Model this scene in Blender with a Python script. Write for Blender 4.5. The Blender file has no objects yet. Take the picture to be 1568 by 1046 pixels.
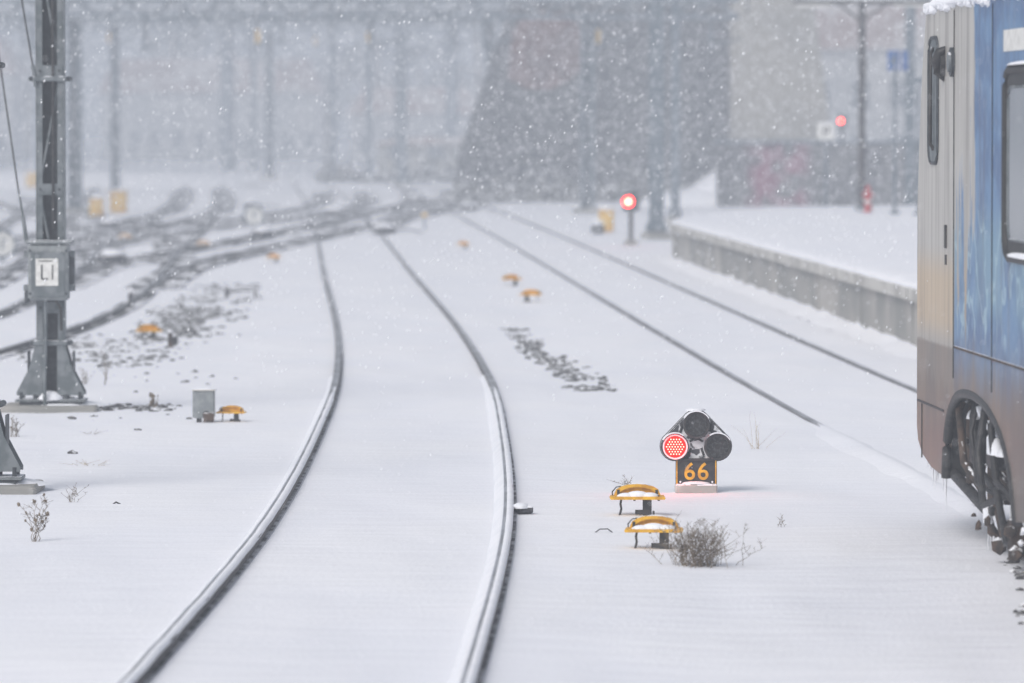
import bpy, math, random
from mathutils import Vector, noise
R = random.Random(7)
scene = bpy.context.scene

# ------------------------------------------------------------------ materials
def nt(name):
    m = bpy.data.materials.new(name); m.use_nodes = True
    t = m.node_tree; t.nodes.clear()
    return m, t
def link(t, a, b): t.links.new(a, b)
def mathn(t, op, a, b=None, clamp=False):
    n = t.nodes.new('ShaderNodeMath'); n.operation = op; n.use_clamp = clamp
    for i, v in enumerate((a, b)):
        if v is None: continue
        if isinstance(v, (int, float)): n.inputs[i].default_value = v
        else: link(t, v, n.inputs[i])
    return n.outputs[0]
def noisen(t, vec, scale, stretch=(1, 1, 1), detail=4, rough=.55):
    mp = t.nodes.new('ShaderNodeMapping'); mp.inputs['Scale'].default_value = stretch
    link(t, vec, mp.inputs['Vector'])
    n = t.nodes.new('ShaderNodeTexNoise'); n.inputs['Scale'].default_value = scale
    n.inputs['Detail'].default_value = detail; n.inputs['Roughness'].default_value = rough
    link(t, mp.outputs[0], n.inputs['Vector'])
    return n.outputs[0]
def rng(t, v, a, b, c=0., d=1.):
    n = t.nodes.new('ShaderNodeMapRange'); n.interpolation_type = 'SMOOTHSTEP'
    link(t, v, n.inputs[0])
    for i, q in enumerate((a, b, c, d)): n.inputs[i + 1].default_value = q
    return n.outputs[0]
def mixc(t, f, a, b):
    n = t.nodes.new('ShaderNodeMix'); n.data_type = 'RGBA'
    if isinstance(f, (int, float)): n.inputs[0].default_value = f
    else: link(t, f, n.inputs[0])
    for i, v in ((6, a), (7, b)):
        if isinstance(v, tuple): n.inputs[i].default_value = (*v, 1)
        else: link(t, v, n.inputs[i])
    return n.outputs[2]
def finish(t, col, rough, metal=0, bumps=()):
    p = t.nodes.new('ShaderNodeBsdfPrincipled'); o = t.nodes.new('ShaderNodeOutputMaterial')
    if isinstance(col, tuple): p.inputs['Base Color'].default_value = (*col, 1)
    else: link(t, col, p.inputs['Base Color'])
    if isinstance(rough, (int, float)): p.inputs['Roughness'].default_value = rough
    else: link(t, rough, p.inputs['Roughness'])
    p.inputs['Metallic'].default_value = metal
    prev = None
    for h, s, d in bumps:
        b = t.nodes.new('ShaderNodeBump'); b.inputs['Strength'].default_value = s
        b.inputs['Distance'].default_value = d; link(t, h, b.inputs['Height'])
        if prev: link(t, prev, b.inputs['Normal'])
        prev = b.outputs[0]
    if prev: link(t, prev, p.inputs['Normal'])
    link(t, p.outputs[0], o.inputs[0])
SNOW = (.86, .875, .92)
def M(name, c1, c2=None, scale=8, rough=.7, metal=0, bump=0, snow=0, stretch=(1, 1, 1), lo=.4, hi=.62):
    m, t = nt(name)
    tc = t.nodes.new('ShaderNodeTexCoord').outputs['Object']
    n = noisen(t, tc, scale, stretch, 3)
    col = mixc(t, rng(t, n, lo, hi), c1, c2 or tuple(x * .7 for x in c1))
    if snow:
        g = t.nodes.new('ShaderNodeNewGeometry'); s = t.nodes.new('ShaderNodeSeparateXYZ')
        link(t, g.outputs['Normal'], s.inputs[0])
        n2 = noisen(t, tc, 14)
        v = mathn(t, 'ADD', s.outputs[2], mathn(t, 'MULTIPLY', mathn(t, 'SUBTRACT', n2, .5), 1.6))
        col = mixc(t, rng(t, v, 1 - snow, 1.15 - snow), col, SNOW)
    finish(t, col, rough, metal, ((n, .6, bump),) if bump else ())
    return m
def emis(name, c, s):
    m, t = nt(name); e = t.nodes.new('ShaderNodeEmission'); o = t.nodes.new('ShaderNodeOutputMaterial')
    e.inputs[0].default_value = (*c, 1); e.inputs[1].default_value = s; link(t, e.outputs[0], o.inputs[0]); return m

def snow_mat():
    m, t = nt('snow')
    tc = t.nodes.new('ShaderNodeTexCoord').outputs['Object']
    rip = noisen(t, tc, 2.0, (.6, 1.8, 1), 3); fine = noisen(t, tc, 30, (1, .45, 1), 3, .6); big = noisen(t, tc, .6, (1, .35, 1), 2)
    h = mathn(t, 'ADD', mathn(t, 'MULTIPLY', rip, .026), mathn(t, 'ADD', mathn(t, 'MULTIPLY', fine, .0040), mathn(t, 'MULTIPLY', big, .11)))
    col = mixc(t, rng(t, big, .3, .7), (.845, .86, .915), (.88, .89, .93))
    finish(t, col, .75, 0, ((h, 1.0, 1.0),))
    return m
mSnow = snow_mat()
mPack = M('snow_packed', (.84, .855, .90), (.79, .81, .86), 5, .8, bump=.008)
mSteel = M('rail_steel', (.24, .245, .26), (.40, .41, .44), 3, .45, .3, stretch=(1, .3, 1))
mRust = M('rail_side', (.055, .05, .052), (.11, .10, .10), 10, .8)
mGroove = M('dark_groove_ribbon', (.08, .078, .085), (.50, .50, .53), 3.5, .8)  # flat mottled dark ribbon, stands in for a gap melted beside the rail
mGalv = M('galvanised_steel', (.115, .135, .145), (.19, .21, .225), 7, .55, .3, snow=.25)
mGalvD = M('dark_galvanised_steel', (.035, .042, .05), (.07, .08, .09), 9, .6, .2)
mMast = M('mast_paint', (.11, .14, .17), (.16, .19, .22), 2, .7)
mPostD = M('post_paint', (.04, .038, .042), (.07, .065, .065), 3, .7)
mBox = M('cabinet_grey', (.19, .21, .22), (.25, .27, .28), 12, .6, snow=.2)
mLabel = M('label_white', (.72, .72, .70), (.6, .6, .58), 20)
mConc = M('concrete', (.37, .355, .33), (.24, .24, .23), .9, .9, bump=.02, stretch=(1, .5, .6))
mConcL = M('concrete_coping', (.52, .51, .48), (.36, .35, .33), 2.5, .9, snow=.35)
mJoint = M('concrete_joint', (.2, .2, .19), (.25, .25, .24), 3, .9)
mYel = M('yellow_paint', (.80, .44, .012), (.58, .28, .012), 14, .45)
mYelD = M('yellow_box', (.70, .46, .10), (.6, .36, .08), 4, .6, snow=.3)
mBlk = M('black_metal', (.018, .018, .02), (.04, .038, .038), 20, .55)
mBlkS = M('black_metal_frosted', (.03, .03, .035), (.08, .08, .09), 20, .6, snow=.5)
mWht = M('white_frosted_housing', (.74, .75, .78), (.05, .05, .06), 13, .7, lo=.50, hi=.57, snow=.5)
mLens = M('dark_lens', (.02, .02, .024), (.075, .075, .08), 60, .3)
mTwig = M('twig', (.12, .09, .065), (.21, .17, .125), 30, .9)
mStraw = M('straw', (.42, .34, .22), (.3, .22, .14), 30, .9)
mStone = M('ballast', (.045, .045, .048), (.14, .14, .14), 15, .9, snow=.15)
mBrownU = M('underframe_rust', (.032, .025, .022), (.085, .055, .04), 9, .85, snow=.26)
mRed = emis('red_led_field', (1, .006, .004), 4.5)
mDot = emis('red_led', (1, .42, .32), 4.0)
mRedFar = emis('red_lamp', (1, .010, .006), 30)
mHot = emis('red_lamp_core', (1, .20, .13), 40)
mGlass = M('window_glass', (.10, .115, .13), (.15, .165, .18), 1.5, .12)
mRub = M('rubber', (.02, .02, .022), (.03, .03, .03), 5, .6)

# ------------------------------------------------------------------ builder
class B:
    def __init__(s): s.v = []; s.f = []; s.m = []; s.mats = []; s.sm = []
    def mi(s, m):
        if m not in s.mats: s.mats.append(m)
        return s.mats.index(m)
    def add(s, vs, fs, m, smooth=False):
        o = len(s.v); s.v += [tuple(q) for q in vs]; k = s.mi(m)
        for f in fs: s.f.append([o + i for i in f]); s.m.append(k); s.sm.append(smooth)
    def box(s, c, d, m, rz=0, ch=0):
        x, y, z = d[0] / 2, d[1] / 2, d[2] / 2
        if ch <= 0:
            vs = [(a, b, e) for e in (-z, z) for a, b in ((-x, -y), (x, -y), (x, y), (-x, y))]
            fs = [(3, 2, 1, 0), (4, 5, 6, 7), (0, 1, 5, 4), (1, 2, 6, 5), (2, 3, 7, 6), (3, 0, 4, 7)]
        else:
            k = ch
            def oc(i):
                a, b = x - i, y - i
                return [(-a + k, -b), (a - k, -b), (a, -b + k), (a, b - k), (a - k, b), (-a + k, b), (-a, b - k), (-a, -b + k)]
            vs = [(p[0], p[1], -z) for p in oc(k)] + [(p[0], p[1], -z + k) for p in oc(0)] + [(p[0], p[1], z - k) for p in oc(0)] + [(p[0], p[1], z) for p in oc(k)]
            fs = [tuple(range(7, -1, -1)), tuple(range(24, 32))]
            for r in range(3):
                for i in range(8):
                    j = (i + 1) % 8; fs.append((r * 8 + i, r * 8 + j, r * 8 + 8 + j, r * 8 + 8 + i))
        ca, sa = math.cos(rz), math.sin(rz)
        s.add([(c[0] + p[0] * ca - p[1] * sa, c[1] + p[0] * sa + p[1] * ca, c[2] + p[2]) for p in vs], fs, m)
    def path(s, pts, r, n, m, caps=True):
        pts = [Vector(p) for p in pts]; vs = []; fs = []
        if not isinstance(r, (list, tuple)): r = [r] * len(pts)
        for i, p in enumerate(pts):
            d = (pts[min(i + 1, len(pts) - 1)] - pts[max(i - 1, 0)]).normalized()
            up = Vector((0, 0, 1)) if abs(d.z) < .9 else Vector((0, 1, 0))
            a = d.cross(up).normalized(); b = a.cross(d)
            for k in range(n):
                t = 2 * math.pi * k / n
                vs.append(p + (a * math.cos(t) + b * math.sin(t)) * r[i])
        for i in range(len(pts) - 1):
            for k in range(n):
                j = (k + 1) % n; fs.append((i * n + k, i * n + j, (i + 1) * n + j, (i + 1) * n + k))
        s.add(vs, fs, m, n > 5)
        if caps:
            o = (len(pts) - 1) * n
            s.add(vs[:n], [tuple(range(n - 1, -1, -1))], m); s.add(vs[o:], [tuple(range(n))], m)
    def tube(s, a, b, r, m, n=12, r2=None): s.path([a, b], [r, r if r2 is None else r2], n, m)
    def prism(s, poly, ax, a, b, m):
        def P(p, q): return {'x': (q, p[0], p[1]), 'y': (p[0], q, p[1]), 'z': (p[0], p[1], q)}[ax]
        n = len(poly); vs = [P(p, a) for p in poly] + [P(p, b) for p in poly]
        fs = [tuple(range(n)), tuple(range(2 * n - 1, n - 1, -1))] + [(i, i + n, (i + 1) % n + n, (i + 1) % n) for i in range(n)]
        s.add(vs, fs, m)
    def ico(s, c, r, m, sq=(1, 1, 1), jit=.25):
        t = 1.618
        vs = [(-1, t, 0), (1, t, 0), (-1, -t, 0), (1, -t, 0), (0, -1, t), (0, 1, t), (0, -1, -t), (0, 1, -t), (t, 0, -1), (t, 0, 1), (-t, 0, -1), (-t, 0, 1)]
        fs = [(0, 11, 5), (0, 5, 1), (0, 1, 7), (0, 7, 10), (0, 10, 11), (1, 5, 9), (5, 11, 4), (11, 10, 2), (10, 7, 6), (7, 1, 8), (3, 9, 4), (3, 4, 2), (3, 2, 6), (3, 6, 8), (3, 8, 9), (4, 9, 5), (2, 4, 11), (6, 2, 10), (8, 6, 7), (9, 8, 1)]
        k = r / 1.9
        s.add([tuple(c[i] + v[i] * k * sq[i] * (1 + R.uniform(-jit, jit)) for i in range(3)) for v in vs], fs, m)
    def heap(s, c, w, d, h, m, n=10, k=5):
        vs = []; fs = []
        for j in range(k):
            t = j / (k - 1) * math.pi / 2
            for i in range(n):
                a = 2 * math.pi * i / n; q = math.cos(t) * (1 + R.uniform(-.08, .08))
                vs.append((c[0] + math.cos(a) * w / 2 * q, c[1] + math.sin(a) * d / 2 * q, c[2] + h * math.sin(t)))
        for j in range(k - 1):
            for i in range(n): fs.append((j * n + i, j * n + (i + 1) % n, (j + 1) * n + (i + 1) % n, (j + 1) * n + i))
        s.add(vs, fs, m, True)
    def sweep(s, line, prof, m, smooth=False, jz=0):
        vs = []; k = len(prof)
        for q in line:
            for o, z in prof:
                vs.append((q[0] + q[2] * o, q[1] + q[3] * o, q[4] + z + (jz * noise.noise(Vector((q[0] * 3, q[1] * 1.3, o * 4))) if jz else 0)))
        s.add(vs, [(i * k + j, i * k + j + 1, (i + 1) * k + j + 1, (i + 1) * k + j) for i in range(len(line) - 1) for j in range(k - 1)], m, smooth)
    def make(s, name, loc=(0, 0, 0), rz=0, parent=None):
        me = bpy.data.meshes.new(name); me.from_pydata(s.v, [], s.f)
        for m in s.mats: me.materials.append(m)
        me.polygons.foreach_set('material_index', s.m); me.polygons.foreach_set('use_smooth', s.sm)
        me.update()
        o = bpy.data.objects.new(name, me); o.location = loc; o.rotation_euler = (0, 0, rz)
        scene.collection.objects.link(o)
        if parent: o.parent = parent
        return o

def interp(pts, d):
    n = len(pts)
    if d <= pts[0][0]: i = 0
    elif d >= pts[-1][0]: i = n - 2
    else: i = max(k for k in range(n - 1) if pts[k][0] <= d)
    def sl(j):
        a, b = max(j - 1, 0), min(j + 1, n - 1)
        return (pts[b][1] - pts[a][1]) / (pts[b][0] - pts[a][0])
    x0, y0 = pts[i]; x1, y1 = pts[i + 1]
    if d < x0: return y0 + sl(0) * (d - x0)
    if d > x1: return y1 + sl(n - 1) * (d - x1)
    h = x1 - x0; t = (d - x0) / h
    return (2*t**3-3*t*t+1)*y0 + (t**3-2*t*t+t)*h*sl(i) + (-2*t**3+3*t*t)*y1 + (t**3-t*t)*h*sl(i+1)
def line(pts, d0, d1, step, off=0, z=0):
    out = []; n = max(2, int((d1 - d0) / step) + 1)
    for i in range(n):
        d = d0 + (d1 - d0) * i / (n - 1)
        g = (interp(pts, d + .05) - interp(pts, d - .05)) / .1
        L = math.hypot(1, g); nx, ny = 1 / L, -g / L
        zz = z(d) if callable(z) else z
        out.append((interp(pts, d) + nx * off, d + ny * off, nx, ny, zz))
    return out
cl01 = lambda v: max(0., min(1., v))

# track centre lines (distance, lateral)
TA = [(12, -1.28), (25.6, -.94), (36, -.78), (48.9, -.86), (57.3, -1.01), (71.4, -1.45), (96.8, -2.45), (136, -3.95), (200, -6.6), (300, -11)]
TB = [(10, 5.0), (25, 4.33), (37.9, 3.78), (54.2, 3.08), (80.7, 2.13), (120, .75), (161, -.8), (220, -3.3), (300, -7)]
TC = [(48, -7.2), (56, -6.72), (63, -6.4), (71.4, -6.12), (80.7, -6.15), (94.7, -6.62), (117.7, -7.55), (150, -8.75), (220, -12), (300, -16)]
TD = [(70, -9.2), (80, -8.9), (92, -9.1), (110, -10), (150, -12.5), (220, -17), (300, -22)]
X1 = [(88, -6.35), (104, -6.5), (125, -5.35), (145, -4.35), (165, -3.6), (190, -2.6), (230, -3.5)]
X2 = [(100, -9.6), (118, -9.4), (140, -8.2), (160, -6.4), (185, -5.6), (220, -6.5)]
X3 = [(105, -7.1), (120, -7.9), (140, -9.9), (165, -13.2), (200, -18)]
X4 = [(140, -4.1), (158, -3.7), (180, -2.2), (205, -1.5), (240, .5)]
X5 = [(118, -10.5), (135, -10.2), (155, -9.4), (180, -9.9), (230, -12.5)]

def hgt(x, y):
    h = -.020 + .024 * noise.noise(Vector((x * .45, y * .12, 3)))
    h += .009 * noise.noise(Vector((x * 1.7, y * .6, 9))) + .004 * noise.noise(Vector((x * 4, y * 1.3, 1)))
    if y < 140:
        m = 1
        for T in (TA, TB, TC):
            if T is TC and y < 48: continue
            a = abs(x - interp(T, y)); m = min(m, max(0, min(1, (a - .85) / 1.2)))
        h = h * (.25 + .75 * m) - .004
    return min(h, -.003)

# ------------------------------------------------------------------ ground
def ground():
    ys = []; y = -30
    while y < 1500:
        ys.append(y); y += 3 if y < 18 else (.25 if y < 60 else (.8 if y < 110 else (3 if y < 250 else 40)))
    xs = []; x = 0
    while x < 420:
        xs.append(x); x += .09 if x < 4.5 else (.4 if x < 9 else (2 if x < 30 else 30))
    xs = [-q for q in reversed(xs[1:])] + xs
    vs = [(a, b, hgt(a, b) if 15 < b < 250 and abs(a) < 30 else -.02) for b in ys for a in xs]
    w = len(xs)
    b = B(); b.add(vs, [(j * w + i, j * w + i + 1, (j + 1) * w + i + 1, (j + 1) * w + i) for j in range(len(ys) - 1) for i in range(w - 1)], mSnow, True)
    b.make('snow_ground')
ground()

def patch_mat(lo, hi):
    m, t = nt('melted_ballast')
    tc = t.nodes.new('ShaderNodeTexCoord').outputs['Object']
    n = noisen(t, tc, 1.3, (1.5, .35, 1), 4, .65)
    finish(t, mixc(t, rng(t, n, lo, hi), (.88, .89, .93), (.075, .075, .08)), .85); return m
mMelt = patch_mat(.43, .52)

zc = [0.002]
def track(T, d0, d1, near=None, zr=.05, melt=0, ridge=False):
    b = B(); G = .7535
    for sgn in (-1, 1):
        off = sgn * G; st = .5 if d0 < 60 else 1.0
        L = line(T, d0, d1, st, off, zr)
        b.sweep(L, [(-.036, -.09), (-.036, -.012), (-.03, 0)], mRust)
        b.sweep(L, [(-.03, 0), (.03, 0)], mSteel)
        b.sweep(L, [(.03, 0), (.036, -.012), (.036, -.04), (.012, -.05), (.012, -.1)], mRust)
        zc[0] += .0004
        if near:
            b.sweep(line(T, d0, near + 6, .4, off, zc[0]), [(.012, 0), (.054, 0)], mGroove)
            Ln = line(T, d0, near, .25, off, lambda d: zr(d) - .022 * cl01((d - near + 7) / 7))
            b.sweep(Ln, [(-.105, -.07), (-.080, -.035), (-.055, -.012), (-.036, .002), (-.028, .004), (-.026, -.004)], mPack, True, .008)
            b.sweep(Ln, [(-.010, -.004), (-.008, .007), (.010, .012), (.026, .008), (.035, -.006)], mPack, True, .006)
        if ridge:
            # snow drifted right over the rail close to the camera
            b.sweep(line(T, d0, 52, .4, off, lambda d: .012 - .05 * cl01((d - 46) / 6)), [(-.22, -.035), (-.12, -.016), (-.05, -.002), (0, .004), (.04, -.002), (.09, -.02), (.16, -.036)], mSnow, True, .010)
        if melt:
            zc[0] += .0004
            b.sweep(line(T, d0, d1, 1.5, off, zc[0]), [(-melt, 0), (-.04, 0)], mMelt)
            b.sweep(line(T, d0, d1, 1.5, off, zc[0]), [(.045, 0), (melt, 0)], mMelt)
    return b.make('railway_track')
track(TA, 12, 290, 57, lambda d: .05 - .024 * cl01((d - 50) / 20))
track(TB, 12, 290, None, lambda d: -.040 + .040 * cl01((d - 38) / 10) + .015 * cl01((d - 48) / 16), ridge=True)
track(TC, 48, 290, None, .05, .17)
track(TD, 70, 290, None, .05, .26)
for T in (X1, X2, X3, X4, X5): track(T, T[0][0], T[-1][0], None, .05, .42)

b = B(); b.box((0, 0, .02), (.10, .16, .05), mBlkS, .2, .01); b.heap((-.02, -.02, .03), .12, .2, .035, mPack); b.make('rail_joint', (.075, 36.9, 0))

# ------------------------------------------------------------------ ballast showing through
def stones(name, cells, n, rows=False):
    b = B()
    for _ in range(n):
        c = R.choice(cells); t = R.random()
        d = c[0] + (c[1] - c[0]) * t
        if rows: d = round(d / 1.3) * 1.3 + R.gauss(0, .34)
        x = c[2] + (c[3] - c[2]) * t + (c[4] * (R.random() + R.random() - 1) * .75)
        if noise.noise(Vector((x * 3, d * .8, 5))) < -.12: continue
        r = R.uniform(.010, .036)
        b.ico((x, d, hgt(x, d) + r * .1), r, mStone, (R.uniform(1, 1.6), 1.2, .65), .4)
    b.make(name)
stones('ballast_stones', [(54.5, 60, .74, .50, .42), (60, 66, .45, .22, .36), (66, 71, .2, .0, .25), (54, 56, .8, .7, .3)], 700)
stones('ballast_stones', [(68, 78, -3.95, -4.2, .9), (76, 91, -4.25, -4.5, .9), (67, 80, -4.2, -4.5, .7)], 1700, True)
stones('ballast_stones', [(59, 67, -4.2, -4.4, 1.1), (61, 69, -4.9, -5.1, .9)], 360, True)
stones('ballast_stones', [(50.2, 51.4, -3.4, -3.35, .6)], 110)
stones('ballast_stones', [(40, 58, -3.2, -3.6, 1.3), (56, 62, -3.2, -4.4, 1.3)], 46)

# ------------------------------------------------------------------ masts
def lattice_mast(x, d, feet=True, box=True, H=8.5, name='catenary_mast'):
    b = B()
    for sg in (-1, 1):
        b.box((sg * .118, 0, H / 2 + .1), (.014, .20, H), mGalv)
        b.box((sg * .090, -.094, H / 2 + .1), (.048, .012, H - .01), mGalv)
        b.box((sg * .090, .094, H / 2 + .1), (.048, .012, H - .01), mGalv)
    b.box((0, .05, H / 2 + .1), (.13, .008, H - .02), mGalvD)
    z = .9
    k = 0
    while z < H:
        b.box((0, -.104, z), (.225, .008, .10), mGalv)
        b.path([(-.09, -.082, z + .05), (.09, -.082, z + 1.0)] if k % 2 else [(.09, -.082, z + .05), (-.09, -.082, z + 1.0)], .013, 6, mGalv)
        for sx in (-.085, .085): b.tube((sx, -.1085, z), (sx, -.125, z), .013, mGalvD, 6)
        z += 1.05; k += 1
    for z in (.585, 2.93):
        b.box((0, -.0, z), (.30, .27, .045), mGalv, 0, .006)
        for sx in (-.165, .165): b.tube((sx, -.11, z), (sx, .11, z), .022, mGalvD, 8)
    for y in (-.12, .12):
        for sg in (-1, 1):
            b.prism([(sg * .06, .56), (sg * .135, .56), (sg * .19, .36), (sg * .30, .15), (sg * .30, .12), (sg * .06, .12)], 'y', y - .006, y + .006, mGalv)
    for sg in (-1, 1):
        b.box((sg * .2, 0, .33), (.01, .22, .36), mGalvD)
        b.box((sg * .2, 0, .075), (.22, .34, .022), mGalv)
        for yy in (-.12, .12):
            b.tube((sg * .26, yy, .0), (sg * .26, yy, .15), .016, mGalvD, 8); b.tube((sg * .14, yy, .0), (sg * .14, yy, .13), .016, mGalvD, 8)
    b.prism([(-.27, .0), (.27, .0), (.27, .055), (-.27, .055)], 'y', -.17, .17, mGalvD)
    b.heap((0, -.1, .08), .24, .14, .08, mPack)
    b.box((0, 0, -.03), (.86, .8, .13), mConc, 0, .02)
    b.heap((.1, .1, .02), .8, .7, .045, mPack)
    if box:
        b.box((0, -.24, 1.22), (.36, .17, .50), mBox, 0, .02)
        b.box((.005, -.24, 1.485), (.42, .21, .03), mBox, 0, .01)
        b.box((0, -.331, 1.20), (.30, .012, .40), mGalv, 0, .004)
        b.box((-.01, -.342, 1.22), (.20, .006, .24), mLabel)
        b.box((-.055, -.347, 1.22), (.014, .004, .13), mBlk); b.box((-.025, -.347, 1.16), (.05, .004, .012), mBlk)
        b.box((.04, -.347, 1.22), (.010, .004, .13), mBlk); b.box((-.02, -.347, 1.32), (.12, .004, .008), mBlk)
        for sx in (-.2, .2):
            for zz in (1.08, 1.38): b.box((sx, -.2, zz), (.05, .12, .06), mGalv, 0, .006)
        b.box((.2, -.2, 1.2), (.05, .1, .3), mGalvD, 0, .008); b.box((-.195, -.24, 1.0), (.04, .1, .1), mGalvD, 0, .008)
        for sx in (-.16, .16):
            for zz in (1.03, 1.41): b.tube((sx, -.325, zz), (sx, -.337, zz), .012, mGalvD, 8)
        b.path([(-.03, -.27, .97), (-.035, -.2, .8), (-.04, -.15, .5), (-.045, -.19, .3), (-.045, -.2, 0)], .016, 8, mGalv)
        b.path([(.06, -.27, .97), (.1, -.2, .9), (.1, -.14, .7)], .012, 8, mBlk)
        b.path([(.03, -.12, 1.6), (.03, -.12, 3.2), (.02, -.12, H)], .012, 6, mBlk)
        b.tube((-.21, -.12, 1.49), (-.24, -.12, 1.72), .018, mGalv, 8)
        b.tube((-.24, -.12, 1.72), (-.28, -.12, 1.95), .010, mGalv, 8)
        b.tube((-.28, -.12, 1.95), (-1.18, -.1, 8.3), .0075, mBlk, 6)
        b.path([(-.12, -.1, 2.86), (-.24, -.1, 3.6), (-.78, -.1, 7)], .0075, 6, mBlk)
        b.tube((-.12, -.1, 2.86), (-.15, -.1, 3.05), .018, mGalv, 8)
    b.make(name, (x, d, 0))
lattice_mast(-4.10, 50.6)
lattice_mast(-3.70, 39.4, box=False)

def plain_mast(x, d, w, H, name='catenary_mast'):
    b = B()
    b.box((0, -w * .45, H / 2), (w, w * .1, H), mMast); b.box((0, w * .45, H / 2), (w, w * .1, H), mMast); b.box((0, 0, H / 2), (w * .15, w * .8, H), mMast)
    b.box((0, 0, .06), (w * 2, w * 2, .16), mConc); b.box((0, 0, .25), (w * 1.4, w * 1.4, .2), mMast, 0, .03)
    zz = 5.6
    b.tube((0, 0, zz + .9), (1.9, 0, zz + .4), .035, mMast, 8); b.tube((0, 0, zz), (1.9, 0, zz + .4), .03, mMast, 8); b.tube((1.9, 0, zz + .4), (1.9, 0, zz - .1), .02, mMast, 6)
    for k in range(5): b.tube((.25 + k * .07, 0, zz + .84 - k * .018), (.28 + k * .07, 0, zz + .83 - k * .018), .08, mMast, 8)
    b.make(name, (x, d, 0))
plain_mast(3.25, 128, .34, 8.5); plain_mast(4.3, 150, .24, 8.5); plain_mast(8.95, 128, .22, 8.5)
plain_mast(-4.6, 240, .36, 9); plain_mast(-6.4, 255, .3, 9); plain_mast(-9.1, 290, .4, 9); plain_mast(-19.5, 205, .3, 9); plain_mast(-25, 300, .3, 9); plain_mast(-15, 330, .3, 9)

def gantry(d, x0, x1, z, legs, depth=.5, w=.36):
    b = B()
    for yy in (-.25, .25):
        b.box(((x0 + x1) / 2, yy, z), (x1 - x0, .12, .12), mMast); b.box(((x0 + x1) / 2, yy, z + depth), (x1 - x0, .12, .12), mMast)
        n = int((x1 - x0) / .7)
        for i in range(n):
            a = x0 + (x1 - x0) * i / n; e = x0 + (x1 - x0) * (i + 1) / n
            b.tube((a, yy, z + (depth if i % 2 else 0)), (e, yy, z + (0 if i % 2 else depth)), .055, mMast, 6)
    for lx in legs:
        for s in (-1, 1): b.box((lx + s * w * .4, 0, z / 2), (w * .25, w, z), mMast)
        b.box((lx, .03, z / 2), (w * .56, .03, z), mMast)
        b.box((lx, 0, .05), (w * 2.2, w * 2.2, .2), mConc)
    k = x0 + 1.4; i = 0
    while k < x1:
        b.tube((k, 0, z), (k, 0, z - 1.0), .045, mMast, 6); b.tube((k, 0, z - .85), (k + .9, 0, z - .6), .03, mMast, 6)
        b.tube((k, 0, z - .35), (k, 0, z - .75), .07, mYelD if i % 3 == 1 else mMast, 8)
        k += 3.3; i += 1
    b.heap(((x0 + x1) / 2, 0, z + depth + .062), x1 - x0, .6, .06, mPack)
    b.make('overhead_line_gantry', (0, d, 0))
gantry(166, -22, 6.6, 5.70, [-12.75, 2.2], .5, .40)
gantry(218, -30, 3, 6.5, [-15.2, -.8], .5, .34)
gantry(275, -34, 4, 7.2, [-5.45, -11.7], .55, .4)
b = B()
for T, a, z in ((TA, 130, 5.6), (TB, 120, 5.6), (TC, 120, 5.6), (TD, 130, 5.6)):
    b.path([(interp(T, d), d, z + .0) for d in range(a, 300, 15)], .012, 4, mBlk)
    b.path([(interp(T, d), d, z + 1.0 + .25 * math.cos(d / 55 * 6.28)) for d in range(a, 300, 8)], .012, 4, mBlk)
b.make('overhead_wires')

# ------------------------------------------------------------------ yellow hooded markers
def marker(x, d, k=1., cable=True, rz=0., flip=1, snowy=True):
    b = B()
    b.prism([(-.172, .108), (-.165, .120), (.165, .120), (.172, .108), (.165, .101), (-.165, .101)], 'y', -.10, .09, mYel)
    up = [(-.145, 0), (-.130, .034), (-.10, .052), (-.05, .066), (0, .069), (.05, .066), (.10, .052), (.130, .034), (.145, 0)]
    n = len(up); vs = []
    for y in (-.005, .075):
        for q in (1., .80): vs += [(p[0] * q, y, .122 + p[1] * q + (0 if q == 1. else -.004)) for p in up]
    fs = []
    for i in range(n - 1):
        fs += [(i, i + 1, n + i + 1, n + i), (2 * n + i + 1, 2 * n + i, 3 * n + i, 3 * n + i + 1), (i, 2 * n + i, 2 * n + i + 1, i + 1), (n + i + 1, 3 * n + i + 1, 3 * n + i, n + i)]
    b.add(vs, fs, mYel)
    b.prism([(p[0] * .79, .122 + p[1] * .74) for p in up], 'y', .02, .07, mYel)
    for sx in (-.118, .118): b.box((sx, -.008, .142), (.016, .006, .030), mBlk)
    if snowy:
        for hx, hw, hh in ((-.07, .12, .022), (0, .15, .034), (.07, .12, .024)): b.heap((hx, -.045, .120), hw, .09, hh, mPack, 12)
        b.heap((.01, .055, .180), .14, .05, .016, mPack, 12)
    b.box((flip * .06, .0, .043), (.055, .06, .113), mBlk, 0, .006); b.box((flip * .10, 0, .0), (.012, .06, .05), mBlk); b.box((flip * .03, -.032, .02), (.09, .006, .03), mBlk)
    for sx in (-.02, .13): b.tube((sx * flip + .0, -.06, .092), (sx * flip, -.06, .126), .007, mBlk, 6)
    if cable:
        b.path([(-.10 * flip, 0, .10), (-.105 * flip, -.01, .07), (-.10 * flip, -.02, .04), (-.115 * flip, -.02, -.02)], .007, 6, mBlk)
        b.path([(-.15 * flip, .06, .10), (-.155 * flip, .06, .14), (-.13 * flip, .06, .17), (-.10 * flip, .06, .175)], .004, 6, mBlk)
    o = b.make('yellow_ground_marker', (x, d, hgt(x, d)), rz); o.scale = (k, k, k)
marker(.815, 36.9, 1.05); marker(.85, 34.0, 1.02, rz=-.06)
marker(0, 90.4, .95, rz=.3, snowy=False); marker(.27, 82.2, .95, rz=-.2, flip=-1, snowy=False); marker(-1.01, 117.7, .85, False, snowy=False); marker(-4.44, 106, .85, snowy=False); marker(-4.33, 67.8, .9, rz=.15, snowy=False); marker(-2.40, 48.6, .72, rz=-.1, snowy=False)
marker(-6.4, 118, .9); marker(-8.5, 125, .9)

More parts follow.
